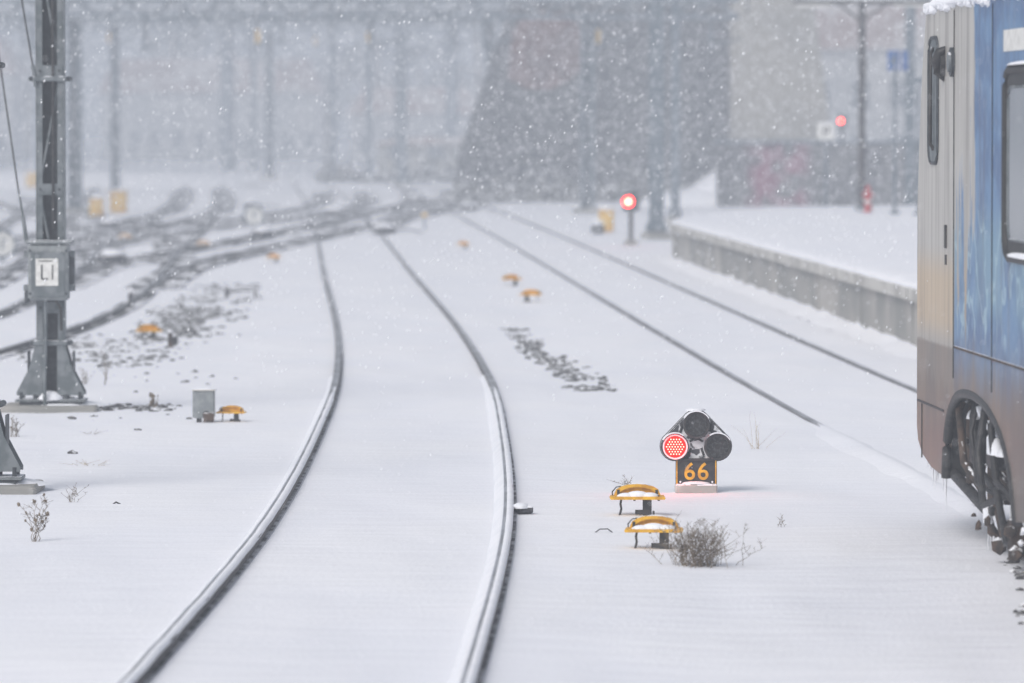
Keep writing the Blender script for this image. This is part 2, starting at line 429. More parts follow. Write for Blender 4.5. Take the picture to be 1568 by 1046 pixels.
b = B()
b.box((0, 0, .15), (.185, .15, .235), mBox, .05, .008); b.box((0, 0, .272), (.20, .17, .012), mConcL, .05); b.tube((.03, -.078, .06), (.03, -.09, .06), .035, mBlk, 10)
b.box((.05, -.08, .04), (.09, .03, .08), mBrownU, 0, .005); b.box((-.04, 0, .01), (.04, .06, .09), mBlk)
b.heap((0, 0, .277), .18, .15, .014, mPack); b.make('junction_box', (-2.63, 48.5, -.01), -.05)

b = B()
for sx in (-.22, .2): b.box((sx, 0, .06), (.03, .04, .14), mBlkS)
b.path([(-.3, .3, .16), (-.22, 0, .13), (.2, 0, .12), (.3, -.2, .02)], .02, 8, mBlkS); b.box((-.22, .3, .1), (.05, .1, .16), mBlkS, 0, .01)
b.make('cable_bracket', (-3.95, 83, 0))
b = B(); b.box((0, 0, .07), (.05, .05, .18), mBrownU, .2, .006); b.box((.05, 0, .05), (.07, .03, .10), mBlk, .4, .005); b.heap((0, 0, .15), .07, .07, .03, mPack); b.make('marker_stake', (-3.92, 65.2, 0))
b = B(); b.box((0, 0, .1), (.05, .05, .26), mBlkS, .2, .006); b.heap((0, 0, .22), .1, .1, .05, mPack); b.box((.02, 0, .16), (.12, .05, .05), mBlkS, 0, .01); b.make('marker_stake', (-5.3, 79, 0))

# ------------------------------------------------------------------ dwarf signal 66
def hull(r, n=14):
    cs = [(-.146, .30), (.146, .30), (0, .45)]; P = []
    for c in cs:
        for i in range(n * 2): a = math.pi * i / n; P.append((c[0] + r * math.cos(a), c[1] + r * math.sin(a)))
    P = sorted(set((round(x, 5), round(z, 5)) for x, z in P))
    def half(Q):
        h = []
        for p in Q:
            while len(h) > 1 and (h[-1][0]-h[-2][0])*(p[1]-h[-2][1]) - (h[-1][1]-h[-2][1])*(p[0]-h[-2][0]) <= 0: h.pop()
            h.append(p)
        return h[:-1]
    return half(P) + half(P[::-1])
def ring(b, c, y0, y1, ro, ri, m, a0=0, a1=360, n=36):
    vs = []; st = a1 - a0
    for i in range(n + 1):
        a = math.radians(a0 + st * i / n); ca, sa = math.cos(a), math.sin(a)
        for rr, yy in ((ro, y0), (ri, y0), (ri, y1), (ro, y1)): vs.append((c[0] + rr * ca, yy, c[1] + rr * sa))
    fs = []
    for i in range(n):
        for k in range(4): fs.append((i * 4 + k, i * 4 + (k + 1) % 4, (i + 1) * 4 + (k + 1) % 4, (i + 1) * 4 + k))
    b.add(vs, fs, m, False)
b = B()
b.prism(hull(.100), 'y', 0, .16, mWht); b.prism(hull(.092), 'y', -.03, 0.001, mWht); b.prism(hull(.1045), 'y', .03, .05, mBlk); b.prism(hull(.0985), 'y', -.014, -.002, mBlk)
for i, c in enumerate([(-.146, .30), (.146, .30), (0, .45)]):
    ring(b, c, -.085, -.031, .0935, .086, mBlkS); ring(b, c, -.088, -.031, .0855, .0765, mPack if i == 0 else mBlk)  # visor of the lit lamp gets a white lining, added to catch the red light
    if i: ring(b, c, -.0905, -.0882, .0895, .0785, mBlk)
    ring(b, c, -.11, -.04, .101, .0945, mPack, 30 if i != 0 else 55, 150 if i != 1 else 125)
    if i == 0:
        b.tube((c[0], -.03, c[1]), (c[0], -.055, c[1]), .0755, mRed, 32)
        for u in range(-5, 6):
            for v in range(-5, 6):
                px, pz = .0195 * (u + v * .5), .0169 * v
                if math.hypot(px, pz) < .067: b.tube((c[0] + px, -.0555, c[1] + pz), (c[0] + px, -.060, c[1] + pz), .0054, mDot, 6)
    else:
        b.tube((c[0], -.03, c[1]), (c[0], -.05, c[1]), .076, mLens, 32)
        for a in range(8):
            t = a * math.pi / 4; b.tube((c[0] + .05 * math.cos(t), -.05, c[1] + .05 * math.sin(t)), (c[0] + .05 * math.cos(t), -.054, c[1] + .05 * math.sin(t)), .012, mBlk, 8)
        b.tube((c[0], -.05, c[1]), (c[0], -.056, c[1]), .018, mBlk, 10)
for sg in (-1, 1):
    b.path([(sg * .112, -.034, .395), (sg * .100, -.034, .43), (sg * .098, -.034, .46)], .009, 6, mBlk)
    b.path([(sg * .045, -.034, .335), (sg * .02, -.034, .35), (0, -.034, .353)], .008, 6, mBlk)
    b.path([(sg * .052, -.034, .24), (sg * .035, -.034, .29)], .008, 6, mBlk)
b.heap((-.0, .06, .545), .14, .18, .02, mPack)
b.box((0, -.02, .21), (.26, .10, .02), mBlk, 0, .004)
b.box((0, -.05, .125), (.285, .012, .185), mBlk, 0, .003)
for z, h, w, x in ((.2105, .008, .276, 0), (.0395, .008, .276, 0)): b.box((x, -.0585, z), (w, .004, h), mYel)
for sx in (-.134, .134): b.box((sx, -.0585, .125), (.008, .004, .1625), mYel)
for sx in (-.11, .11): b.tube((sx, -.057, .058), (sx, -.064, .058), .007, mPack, 8)
for sx in (-.1, .1): b.box((sx, .0, .10), (.04, .06, .2), mBlk)
b.box((0, .0, .01), (.29, .20, .07), mConcL, 0, .01)
b.heap((0, -.06, .045), .2, .08, .018, mPack)
sig = b.make('dwarf_signal', (1.27, 39.2, 0))
cu = bpy.data.curves.new('number_66', 'FONT'); cu.body = '66'; cu.size = .168; cu.extrude = .002; cu.offset = .0016; cu.align_x = 'CENTER'; cu.align_y = 'CENTER'; cu.space_character = 1.1
cu.materials.append(mYel)
tx = bpy.data.objects.new('number_66', cu); scene.collection.objects.link(tx); tx.parent = sig; tx.location = (0, -.0595, .125); tx.rotation_euler = (math.pi / 2, 0, 0)
def red_light(name, loc, e, r):
    l = bpy.data.lights.new(name, 'POINT'); l.energy = e; l.color = (1, .03, .02); l.shadow_soft_size = r
    o = bpy.data.objects.new(name, l); o.location = loc; scene.collection.objects.link(o); return o
lo = red_light('signal_lamp_light', (-.146, -.10, .30), 2.6, .03); lo.parent = sig

def far_signal(x, d, h, w=.34, z0=0, r=.085):
    b = B()
    b.tube((0, .05, 0), (0, .05, h - .1), .05, mPostD, 10); b.box((0, 0, .04), (.3, .3, .12), mConc)
    b.prism([(-w / 2, h - .2), (w / 2, h - .2), (w / 2, h + .12), (w * .3, h + .2), (-w * .3, h + .2), (-w / 2, h + .12)], 'y', 0, .1, mBlk)
    ring(b, (-w * .16, h), -.14, -.001, r + .02, r + .008, mBlk, 20, 160)
    b.tube((-w * .16, -.001, h), (-w * .16, -.02, h), r, mRedFar, 20); b.tube((-w * .16, -.0205, h), (-w * .16, -.03, h), r * .45, mHot, 16)
    b.tube((w * .26, -.001, h + .07), (w * .26, -.02, h + .07), r * .6, mLens, 16)
    b.tube((w * .26, -.001, h - .1), (w * .26, -.02, h - .1), r * .6, mLens, 16)
    b.make('red_signal', (x, d, z0))
far_signal(2.53, 121, .92, .36, r=.105); far_signal(10.5, 181, 2.7, .3, r=.06)

# ------------------------------------------------------------------ small yard furniture
def relay_box(x, d, w, h):
    b = B(); b.box((0, 0, h / 2), (w, w * .8, h), mYelD, 0, .03); b.box((0, -w * .41, h / 2), (w * .8, .02, h * .8), mYelD); b.box((0, 0, h + .02), (w * 1.1, w * .9, .04), mYelD)
    b.heap((0, 0, h + .04), w, w * .8, .08, mPack); b.tube((w * .3, -w * .42, h * .5), (w * .3, -w * .46, h * .5), .02, mBlk, 8); b.make('yellow_relay_box', (x, d, 0))
for q in ((-11.6, 159, .38, .48), (-11.55, 167, .5, .6), (2.25, 136, .36, .5), (-20, 237, .5, .6), (3.5, 229, .45, .9), (-2.1, 250, .5, .6)): relay_box(*q)
b = B(); b.box((0, 0, .12), (.26, .3, .26), mBlkS, .3, .04); b.heap((0, 0, .23), .27, .3, .1, mPack); b.make('point_motor', (2.02, 134, 0))
def round_sign(x, d, r):
    b = B(); c = (0, r + .06)
    ring(b, c, -.03, .03, r, r * .82, mMast); b.tube((0, 0, c[1]), (0, .02, c[1]), r * .82, mLabel, 28); b.box((0, -.004, c[1]), (r * .16, .006, r * .8), mMast); b.box((r * .18, -.004, c[1] + r * .3), (r * .3, .006, r * .14), mMast)
    b.box((0, .05, .1), (.06, .06, .3), mMast); b.make('round_track_sign', (x, d, 0))
round_sign(-6.35, 140, .27); round_sign(-9.5, 106, .27)
b = B(); b.tube((0, 0, 0), (0, 0, .36), .025, mMast, 8); b.box((0, 0, .38), (.13, .05, .1), mYelD, 0, .01); b.heap((0, 0, .43), .13, .08, .03, mPack); b.make('switch_indicator', (-2.12, 138, 0))
for q in ((-5.6, 128), (-3.0, 133), (-6.9, 150), (-9.9, 140), (-1.3, 170), (-3.2, 190), (-8, 175), (-7.3, 104), (-12, 150), (-5, 160)):
    b = B(); b.box((0, 0, .1), (.5, .35, .2), mBlkS, R.random(), .04); b.heap((0, 0, .18), .5, .4, .1, mPack); b.path([(.2, 0, .1), (.6, 0, .12), (.9, 0, .05)], .03, 6, mBlkS); b.make('point_machine', (q[0], q[1], 0))

# ------------------------------------------------------------------ platform
def platform():
    b = B(); E = [(d, x + 1.80) for d, x in TB]
    L = line(E, 22, 107, .5)
    b.sweep(L, [(0, -.1), (0, .56)], mConc); b.sweep(L, [(0, .56), (-.07, .56), (-.07, .70), (-.05, .715), (.1, .715)], mConcL)
    b.sweep(L, [(-.035, .712), (-.02, .745), (.06, .765), (.5, .77), (1.2, .79), (3, .775), (9, .78)], mSnow, True, .03)
    for i in range(0, len(L), 12):
        q = L[i]; b.box((q[0] - .004, q[1], .23), (.016, .05, .66), mJoint); b.box((q[0] - .072, q[1], .635), (.008, .04, .13), mJoint)
    q = L[-1]; x0, y0 = q[0], q[1]
    poly = [(x0, y0), (x0 + .5, y0 + 5), (x0 + 2.7, y0 + 17), (x0 + 10, y0 + 22), (x0 + 10, y0 - .3)]
    b.prism(poly, 'z', -.1, .70, mConc); b.prism([(p[0] + (.04 if i < 3 else 0), p[1]) for i, p in enumerate(poly)], 'z', .702, .772, mSnow)
    b.make('station_platform')
    b = B(); b.sweep(L, [(-.35, -.03), (-.18, .01), (-.05, .05), (.01, .07)], mSnow, True, .06); b.make('snow_drift')
platform()
PZ = .77
b = B(); b.tube((0, 0, 0), (0, 0, 4.3), .075, mPostD, 10); b.box((0, 0, .05), (.26, .26, .1), mMast); b.box((0, 0, 4.30), (2.85, .18, .09), mPostD, 0, .02); b.box((-1.0, 0, 4.23), (.7, .14, .05), mLabel); b.box((1.0, 0, 4.23), (.7, .14, .05), mLabel)
b.tube((0, 0, 3.9), (.5, 0, 4.27), .025, mPostD, 6); b.tube((0, 0, 3.9), (-.5, 0, 4.27), .025, mPostD, 6); b.box((0, -.1, 3.0), (.16, .1, .35), mPostD); b.heap((0, 0, 4.345), 2.8, .2, .05, mPack); b.make('platform_lamp_post', (7.19, 117, PZ))
mRedP = M('red_paint', (.45, .03, .03), (.3, .03, .03), 8, .6, snow=.2)
mBlueS = M('blue_sign_paint', (.04, .10, .30), (.05, .13, .34), 5, .5)
b = B(); b.tube((0, 0, 0), (0, 0, .45), .075, mRedP, 14); b.tube((0, 0, .45), (0, 0, .56), .06, mRedP, 14, .03); b.tube((-.12, 0, .36), (.12, 0, .36), .035, mRedP, 10); b.tube((0, 0, .2), (0, 0, .25), .078, mLabel, 14); b.tube((0, 0, 0), (0, 0, .04), .1, mRedP, 14); b.make('fire_hydrant', (7.22, 115.4, PZ))
b = B(); b.tube((0, 0, 0), (0, 0, 3.2), .035, mMast, 8); b.box((-.03, 0, 3.05), (.24, .05, .40), mBlueS, .0, .01); b.box((.2, 0, 3.05), (.12, .05, .40), mBlueS, 0, .01); b.box((-.03, -.028, 3.05), (.1, .006, .12), mMast); b.box((0, 0, .03), (.2, .2, .06), mMast); b.make('blue_platform_sign', (7.6, 113, PZ))
b = B(); b.tube((0, 0, 0), (0, 0, 1.8), .03, mMast, 8); b.box((0, -.035, 1.63), (.38, .03, .36), mLabel, 0, .01); b.box((-.05, -.053, 1.63), (.03, .006, .2), mBlk); b.box((.02, -.053, 1.72), (.1, .006, .03), mBlk); b.box((.06, -.053, 1.67), (.03, .006, .08), mBlk); b.box((.02, -.053, 1.62), (.1, .006, .03), mBlk); b.heap((0, -.03, 1.81), .38, .06, .03, mPack); b.make('white_platform_sign', (6.84, 124, PZ))
b = B(); b.tube((0, 0, 0), (0, 0, 2.6), .03, mMast, 8); b.box((0, 0, 2.65), (.2, .08, .14), mMast, 0, .02); b.box((0, 0, .03), (.2, .2, .06), mMast); b.make('camera_pole', (8.0, 112, PZ))

# ------------------------------------------------------------------ background structures
mDarkB = M('dark_cladding', (.04, .042, .05), (.06, .062, .07), .4, .8, stretch=(1, 1, .6))
mBrick = M('brick_panel', (.13, .065, .06), (.09, .05, .05), 1.2, .9)
mBeige = M('beige_render', (.31, .295, .26), (.27, .26, .235), .3, .9)
mFarW = M('pale_facade', (.40, .40, .40), (.33, .34, .35), .3, .9)
mRoofP = M('tile_roof', (.28, .2, .18), (.45, .42, .41), .6, .9, snow=.4)
b = B()
b.prism([(-1.9, -.1), (-1.95, 1.4), (-.2, 6.4), (.7, 8.6), (4, 11), (7.6, 13), (7.6, -.1)], 'y', 0, 18, mDarkB)
pp = [(-.15, 4.2), (-.02, 5.8), (.3, 6.3), (1.0, 6.6), (1.8, 6.5), (2.5, 6.0), (2.7, 5.2), (2.5, 4.6), (2.0, 4.1), (1.3, 3.8), (.5, 3.85)]
b.prism(pp, 'y', -.06, -.003, mBrick)
for i in range(12): b.box((-1.2 + i * .75, -.03, (1.8 if i < 2 else 3.0) / 2 + .1), (.06, .05, 1.8 if i < 2 else 3.0), mDarkB)
for i in range(5):
    for j in range(2): b.box((3.4 + i * .85, -.02, 7.2 + j * 1.6), (.5, .05, 1.0), mGlass)
b.make('dark_station_building', (0, 200, 0))
b = B(); b.prism([(7.65, -.1), (7.65, 14), (10.0, 14), (10.55, 7), (11.3, 1.0), (11.3, -.1)], 'y', 0, 14, mBeige)
for j in range(4): b.box((8.9, -.02, 8 + j * 1.4), (1.5, .05, .7), mGlass)
b.box((9.3, -.03, 2.2), (3.2, .06, .15), mBeige); b.make('beige_tower_building', (0, 199, 0))
def graf():
    m, t = nt('graffiti_wall'); tc = t.nodes.new('ShaderNodeTexCoord').outputs['Object']
    s = t.nodes.new('ShaderNodeSeparateXYZ'); link(t, tc, s.inputs[0])
    n = noisen(t, tc, .9); n2 = noisen(t, tc, 1.6)
    k = mathn(t, 'MULTIPLY', rng(t, s.outputs[0], -4.3, -3.6), rng(t, s.outputs[0], -2.5, -1.8, 1, 0))
    col = mixc(t, mathn(t, 'MULTIPLY', k, rng(t, n2, .36, .60)), mixc(t, rng(t, n, .4, .6), (.08, .08, .09), (.13, .13, .135)), (.22, .075, .12))
    finish(t, col, .85); return m
b = B(); mG = graf(); b.box((0, 0, .95), (10, .3, 2.1), mG); b.box((0, 0, 2.04), (10.1, .4, .1), mMast)
for i in range(7): b.box((-4.9 + i * 1.6, -.18, .95), (.14, .1, 2.0), mG)
b.make('graffiti_wall', (11.5, 181, 0))
b = B(); b.prism([(-1.2, -.05), (-1.0, .12), (-.2, .5), (.5, 1.0), (1.0, 1.15), (1.6, .9), (2.2, .2), (2.4, -.05)], 'y', -3, 5, mSnow); b.heap((0, -2, -.1), 4.5, 6, .6, mSnow, 20, 6); b.make('snow_mound', (6.3, 188, 0))
b = B(); b.heap((0, 0, -.3), 22, 14, .9, mSnow, 30, 8); b.make('snow_mound', (-20, 245, 0))
b = B()
b.box((-18, 0, 9.3), (70, 5, 1.6), mMast); b.box((-18, -2.6, 10.6), (70, .1, .1), mMast)
for i in range(60): b.box((-52 + i * 1.2, -2.6, 10.3), (.08, .08, .6), mMast)
for x in (-38, -27, -16.5, -3.5, 9): b.box((x, 0, 4.25), (.7, 3, 8.6), mMast, 0, .1)
b.heap((-18, 0, 10.1), 70, 4.6, .15, mPack); b.make('road_bridge', (0, 330, 0))
def house(x, d, w, h, rh, mat, name='distant_house'):
    b = B(); b.box((0, 0, h / 2), (w, 8, h), mat)
    b.prism([(-w / 2 - .3, h), (w / 2 + .3, h), (w / 2 - 1, h + rh), (-w / 2 + 1, h + rh)], 'y', -4.3, 4.3, mRoofP)
    n = int(w / 1.6)
    for i in range(n):
        for j in range(max(1, int(h / 2.6))): b.box((-w / 2 + (i + .5) * w / n, -4.01, 1.5 + j * 2.5), (.8, .06, 1.2), mGlass)
    b.make(name, (x, d, 0))
house(-6.5, 390, 9, 3.4, 1.8, mFarW); house(-22, 420, 16, 5, 2.5, mFarW); house(-40, 380, 14, 6, 2.5, mFarW); house(-4, 300, 6, 1.6, .4, mBeige, 'trackside_shed'); house(20, 260, 14, 6, 2, mFarW)
b = B()
for i in range(80):
    x = -30 + i * .62; b.tube((x, 0, 0), (x, 0, 1.25), .03, mMast, 5)
for z in (.45, .85, 1.2): b.box((-5.4, 0, z), (49.5, .04, .05), mMast)
b.make('boundary_fence', (0, 286, 0))
mHedge = M('hedge', (.06, .06, .055), (.11, .11, .10), 3, .95, snow=.35)
b = B()
for i in range(900):
    x = R.uniform(-9, 1); z = abs(R.gauss(0, .3)) * (1 + .4 * math.sin(x * 1.3)); y = R.gauss(0, .8); r = R.uniform(.06, .16)
    b.ico((x, y, z), r, mHedge, (1, 1, .7), .5)
b.make('hedge', (0, 262, 0))
b = B()
for i in range(1100):
    x = R.uniform(-2, 9); z = abs(R.gauss(0, .35)) * (1 + .4 * math.sin(x * 1.7)); y = R.gauss(0, .8); r = R.uniform(.06, .15)
    b.ico((x, y, z), r, mHedge, (1, 1, .7), .5)
b.make('hedge', (0, 192, 0))
mLeaf = M('winter_foliage', (.06, .065, .06), (.13, .135, .13), 1.5, .95, snow=.2)
b = B()
for i in range(16):
    tx0, ty, H = R.uniform(-46, -2), R.uniform(430, 470), R.uniform(7, 13)
    b.path([(tx0, ty, 0), (tx0 + .1, ty, H * .5), (tx0, ty, H * .9)], [.35, .22, .05], 7, mTwig)
    cl = []
    for k in range(9):
        a = R.uniform(0, 6.28); e = Vector((tx0 + math.cos(a) * R.uniform(1, 3), ty + math.sin(a) * 2, H * R.uniform(.45, 1)))
        b.path([(tx0, ty, H * R.uniform(.3, .6)), tuple(e)], [.1, .03], 4, mTwig); cl.append(e)
    for k in range(200):
        c = R.choice(cl); p = c + Vector((R.gauss(0, .8), R.gauss(0, .8), R.gauss(0, .7))); s = R.uniform(.15, .35)
        u = Vector((R.gauss(0, 1), R.gauss(0, 1), R.gauss(0, 1))).normalized() * s; w = u.cross(Vector((R.gauss(0, 1), R.gauss(0, 1), 1))).normalized() * s
        b.add([p - u, p + w, p + u, p - w], [(0, 1, 2, 3)], mLeaf)
b.make('distant_tree_row')

# ------------------------------------------------------------------ plants
def plant(name, x, d, h, n, spread, mat, sub=5, r0=.0035, heads=False, snowy=False, base=.25):
    b = B()
    for i in range(n):
        a = R.uniform(0, 6.28); lean = min(abs(R.gauss(0, 1)), 1.7) * spread; hh = h * R.uniform(.5, 1) * (1 - .3 * min(1, lean / max(spread * 1.7, .01)))
        bx, by = R.gauss(0, spread * base), R.gauss(0, spread * base); pts = []
        for k in range(6):
            t = k / 5; pts.append((bx + math.cos(a) * lean * t ** 1.2 + R.gauss(0, h * .02), by + math.sin(a) * lean * t ** 1.2, hh * t - .01))
        b.path(pts, [r0 * (1 - .13 * k) for k in range(6)], 3, mat, False)
        for k in range(sub):
            q = R.randint(1, 4); p = Vector(pts[q]).lerp(Vector(pts[q + 1]), R.random()); a2 = R.uniform(0, 6.28); l = h * R.uniform(.10, .28)
            e = p + Vector((math.cos(a2) * l * .6, math.sin(a2) * l * .6, l * R.uniform(.3, .9))); mid = p.lerp(e, .5) + Vector((R.gauss(0, l * .1), 0, 0))
            b.path([p, mid, e], [r0 * .6, r0 * .5, r0 * .3], 3, mat, False)
            for _ in range(2):
                f = mid + Vector((R.gauss(0, l * .25), R.gauss(0, l * .2), l * R.uniform(.1, .4))); b.path([mid, f], [r0 * .4, r0 * .25], 3, mat, False)
                if snowy and R.random() < .4: b.ico(tuple(f), r0 * R.uniform(.8, 1.6), mPack)
            if heads and R.random() < .7: b.ico(tuple(e), r0 * R.uniform(2, 3.6), mat, (1, 1, 1.3))
    b.make(name, (x, d, hgt(x, d)))
plant('bare_shrub', 1.07, 32.7, .30, 110, .16, mTwig, 5, .0024, snowy=True, base=.45)
plant('dry_grass_tuft', 1.92, 44.6, .34, 10, .13, mStraw, 0, .0022)
plant('dry_grass_tuft', .82, 40.1, .09, 14, .08, mTwig, 1, .002)
plant('dry_weed', 1.69, 35.8, .13, 4, .05, mTwig, 4, .0018)
plant('dry_weed', -2.9, 34.6, .34, 6, .05, mTwig, 6, .0036, True, True)
plant('dry_weed', -4.06, 46.3, .2, 12, .08, mTwig, 4, .0028)
plant('dry_weed', -2.96, 38.2, .13, 8, .06, mTwig, 3, .002)
plant('dry_weed', -3.2, 50.7, .2, 5, .03, mTwig, 6, .0035, True)
plant('dry_weed', -3.97, 55.5, .35, 3, .02, mTwig, 5, .004)
plant('dry_weed', -4.2, 55.8, .22, 8, .06, mTwig, 3, .003)
plant('dry_grass_tuft', -3.15, 42.3, .06, 14, .16, mStraw, 1, .002)
plant('dry_weed', -3.0, 39.0, .1, 6, .08, mTwig, 2, .002)
plant('dry_weed', -3.45, 46.5, .06, 8, .1, mTwig, 2, .002)
b = B(); b.path([(-.07, 0, -.01), (-.03, 0, .02), (.02, 0, .022), (.06, .02, -.01)], .004, 6, mBlk); b.make('loose_cable', (.575, 35.3, hgt(.575, 35.3)))
b = B(); b.path([(-.03, 0, -.01), (0, 0, .012), (.04, .02, -.01)], .006, 6, mBlk); b.make('loose_cable', (-2.65, 38, hgt(-2.65, 38)))

# ------------------------------------------------------------------ train
def train_mat():
    m, t = nt('train_paint_graffiti'); tc = t.nodes.new('ShaderNodeTexCoord').outputs['Object']
    s = t.nodes.new('ShaderNodeSeparateXYZ'); link(t, tc, s.inputs[0]); Y, Z = s.outputs[1], s.outputs[2]
    nz = noisen(t, tc, 1.6, (1, 1, .6), 4); st = noisen(t, tc, 5, (1, 1.6, .12), 4); fine = noisen(t, tc, 22, (1, 1, .5), 5)
    cl = noisen(t, tc, 2.4, (1, .7, 1.2), 2)
    beige = mixc(t, rng(t, st, .4, .65), (.47, .455, .425), (.36, .345, .32))
    yel = mathn(t, 'MULTIPLY', rng(t, Z, 1.15, 1.35), rng(t, Z, 1.55, 1.8, 1, 0))
    beige = mixc(t, mathn(t, 'MULTIPLY', yel, .7), beige, (.52, .38, .22))
    blue = mixc(t, rng(t, cl, .42, .58), (.04, .115, .27), (.085, .20, .38))
    blue = mixc(t, mathn(t, 'MULTIPLY', rng(t, fine, .5, .7), .45), blue, (.28, .38, .50))
    w = t.nodes.new('ShaderNodeTexWave'); w.inputs['Scale'].default_value = 1.3; w.inputs['Distortion'].default_value = 12; w.inputs['Detail'].default_value = 2; w.inputs['Detail Scale'].default_value = 1.8
    link(t, tc, w.inputs['Vector'])
    lines = mathn(t, 'MULTIPLY', rng(t, w.outputs[1], .90, .96), mathn(t, 'MULTIPLY', rng(t, Z, 1.9, 2.1, 1, 0), rng(t, Z, 1.2, 1.35)))
    pale = mathn(t, 'MULTIPLY', mathn(t, 'MULTIPLY', rng(t, Z, 1.3, 1.55), rng(t, Z, 1.8, 2.15, 1, 0)), rng(t, nz, .36, .60))
    blue = mixc(t, mathn(t, 'MULTIPLY', pale, .65), blue, (.18, .33, .43))
    blue = mixc(t, mathn(t, 'MULTIPLY', lines, .6), blue, (.36, .52, .58))
    dk = mathn(t, 'MULTIPLY', rng(t, Z, 2.0, 2.3), rng(t, st, .5, .62))
    blue = mixc(t, mathn(t, 'MULTIPLY', dk, .75), blue, (.04, .09, .22))
    edge = mathn(t, 'ADD', Y, mathn(t, 'MULTIPLY', mathn(t, 'SUBTRACT', nz, .5), .5))
    k = mathn(t, 'MAXIMUM', rng(t, edge, 2.92, 2.96), mathn(t, 'MULTIPLY', rng(t, Y, 1.93, 1.96), rng(t, mathn(t, 'ADD', Z, mathn(t, 'MULTIPLY', mathn(t, 'SUBTRACT', st, .5), 4.5)), 1.95, 2.0, 1, 0)))
    col = mixc(t, k, beige, blue)
    z2 = mathn(t, 'ADD', Z, mathn(t, 'MULTIPLY', mathn(t, 'SUBTRACT', st, .5), .5))
    brown = mixc(t, rng(t, nz, .35, .65), (.095, .075, .062), (.17, .118, .082))
    low = mathn(t, 'MAXIMUM', rng(t, z2, .88, 1.34, 1, 0), mathn(t, 'MULTIPLY', rng(t, Y, 1.9, 2.0, 1, 0), rng(t, Z, 1.16, 1.2, .85, 0)))
    col = mixc(t, low, col, brown)
    grime = mathn(t, 'MULTIPLY', rng(t, st, .5, .75), .4)
    col = mixc(t, grime, col, (.12, .10, .09))
    finish(t, col, .42, 0, ((fine, .3, .003),)); return m
mTrain = train_mat()
b = B(); HW = 1.30
AP = [(1.48, .38), (1.52, .56), (1.66, .74), (1.9, .86), (2.3, .93), (3.0, .94), (3.7, .88), (4.25, .75), (4.6, .55), (4.78, .33)]
arch = []
for i in range(len(AP) - 1):
    p0, p1, p2, p3 = AP[max(i - 1, 0)], AP[i], AP[i + 1], AP[min(i + 2, len(AP) - 1)]
    for q in range(4):
        t = q / 4
        arch.append(tuple(.5 * (2 * p1[j] + (p2[j] - p0[j]) * t + (2 * p0[j] - 5 * p1[j] + 4 * p2[j] - p3[j]) * t * t + (3 * p1[j] - p0[j] - 3 * p2[j] + p3[j]) * t ** 3) for j in (0, 1)))
arch.append(AP[-1])
prof = [(.0, .62), (.0, 1.2), (0, 2.0), (.08, 2.35), (.25, 2.85), (.48, 3.25), (20, 3.25), (20, .45), (4.95, .35)] + arch[::-1] + [(.8, .40), (.28, .46), (.07, .53)]
for sg in (1, -1):
    b.prism(prof, 'x', sg * HW, sg * (HW - .04), mTrain)
b.path([(HW - .012, p[0], p[1] - .005) for p in arch], .03, 8, mBlk)
b.sweep([(HW - .04, p[0], -1, 0, p[1]) for p in arch], [(0, 0), (.18, 0)], mRub)
fr = prof[:6]
for i in range(5):
    (a, z0), (c, z1) = fr[i], fr[i + 1]
    b.add([(HW - .04, a + .01, z0), (.6, a - .22, z0), (-.6, a - .22, z0), (-HW + .04, a + .01, z0), (HW - .04, c + .01, z1), (.6, c - .22, z1), (-.6, c - .22, z1), (-HW + .04, c + .01, z1)], [(0, 1, 5, 4), (1, 2, 6, 5), (2, 3, 7, 6)], mTrain if i < 2 else mGlass)
b.box((0, 10.5, 1.0), (2 * HW - .1, 19, .08), mBrownU)
rp = [(HW, 3.25), (HW - .02, 3.36), (HW - .12, 3.50), (HW - .4, 3.64), (.5, 3.72), (0, 3.74)]
rp = rp + [(-p[0], p[1]) for p in reversed(rp[:-1])]
secs = [(.45, 0), (.6, .35), (.9, .75), (1.5, 1), (20, 1)]; vs = []
for y, q in secs: vs += [(x, y, 3.25 + (z - 3.25) * q) for x, z in rp]
k = len(rp); b.add(vs, [(i * k + j, i * k + j + 1, (i + 1) * k + j + 1, (i + 1) * k + j) for i in range(4) for j in range(k - 1)], mPack, True)
b.path([(HW + .005, .5, 3.25), (HW + .008, 8, 3.25), (HW + .008, 20, 3.25)], .022, 8, mPack)
for i in range(70):
    b.ico((HW + .0, .5 + i * .08, 3.24 + R.uniform(-.02, .02)), R.uniform(.02, .05), mPack, (.7, 1.8, .8))
def rrect(y0, y1, z0, z1, r):
    P = []
    for cy, cz, a0 in ((y1 - r, z1 - r, 0), (y0 + r, z1 - r, 90), (y0 + r, z0 + r, 180), (y1 - r, z0 + r, 270)):
        for i in range(5): a = math.radians(a0 + i * 22.5); P.append((cy + r * math.cos(a), cz + r * math.sin(a)))
    return P
def outline(y0, y1, z0, z1, r, w, x, m):
    P = rrect(y0, y1, z0, z1, r); P.append(P[0]); P.append(P[1]); b.path([(x, p[0], p[1]) for p in P], w, 6, m)
b.prism(rrect(.66, 1.14, 2.28, 3.05, .12), 'x', HW, HW + .004, mGalv); outline(.66, 1.14, 2.28, 3.05, .12, .012, HW + .004, mGalvD)
b.path([(HW + .004, .9, 2.36), (HW + .025, .9, 2.40), (HW + .025, .9, 2.95), (HW + .004, .9, 2.99)], .012, 8, mBlk)
b.path([(HW - .01, 1.42, 2.79), (HW + .035, 1.40, 2.84), (HW + .045, 1.42, 2.90), (HW + .03, 1.46, 2.96), (HW - .01, 1.46, 2.98)], [.02, .035, .04, .03, .015], 10, mBlk)
b.tube((HW, 1.42, 2.88), (HW + .03, 1.42, 2.88), .08, mBlk, 12)
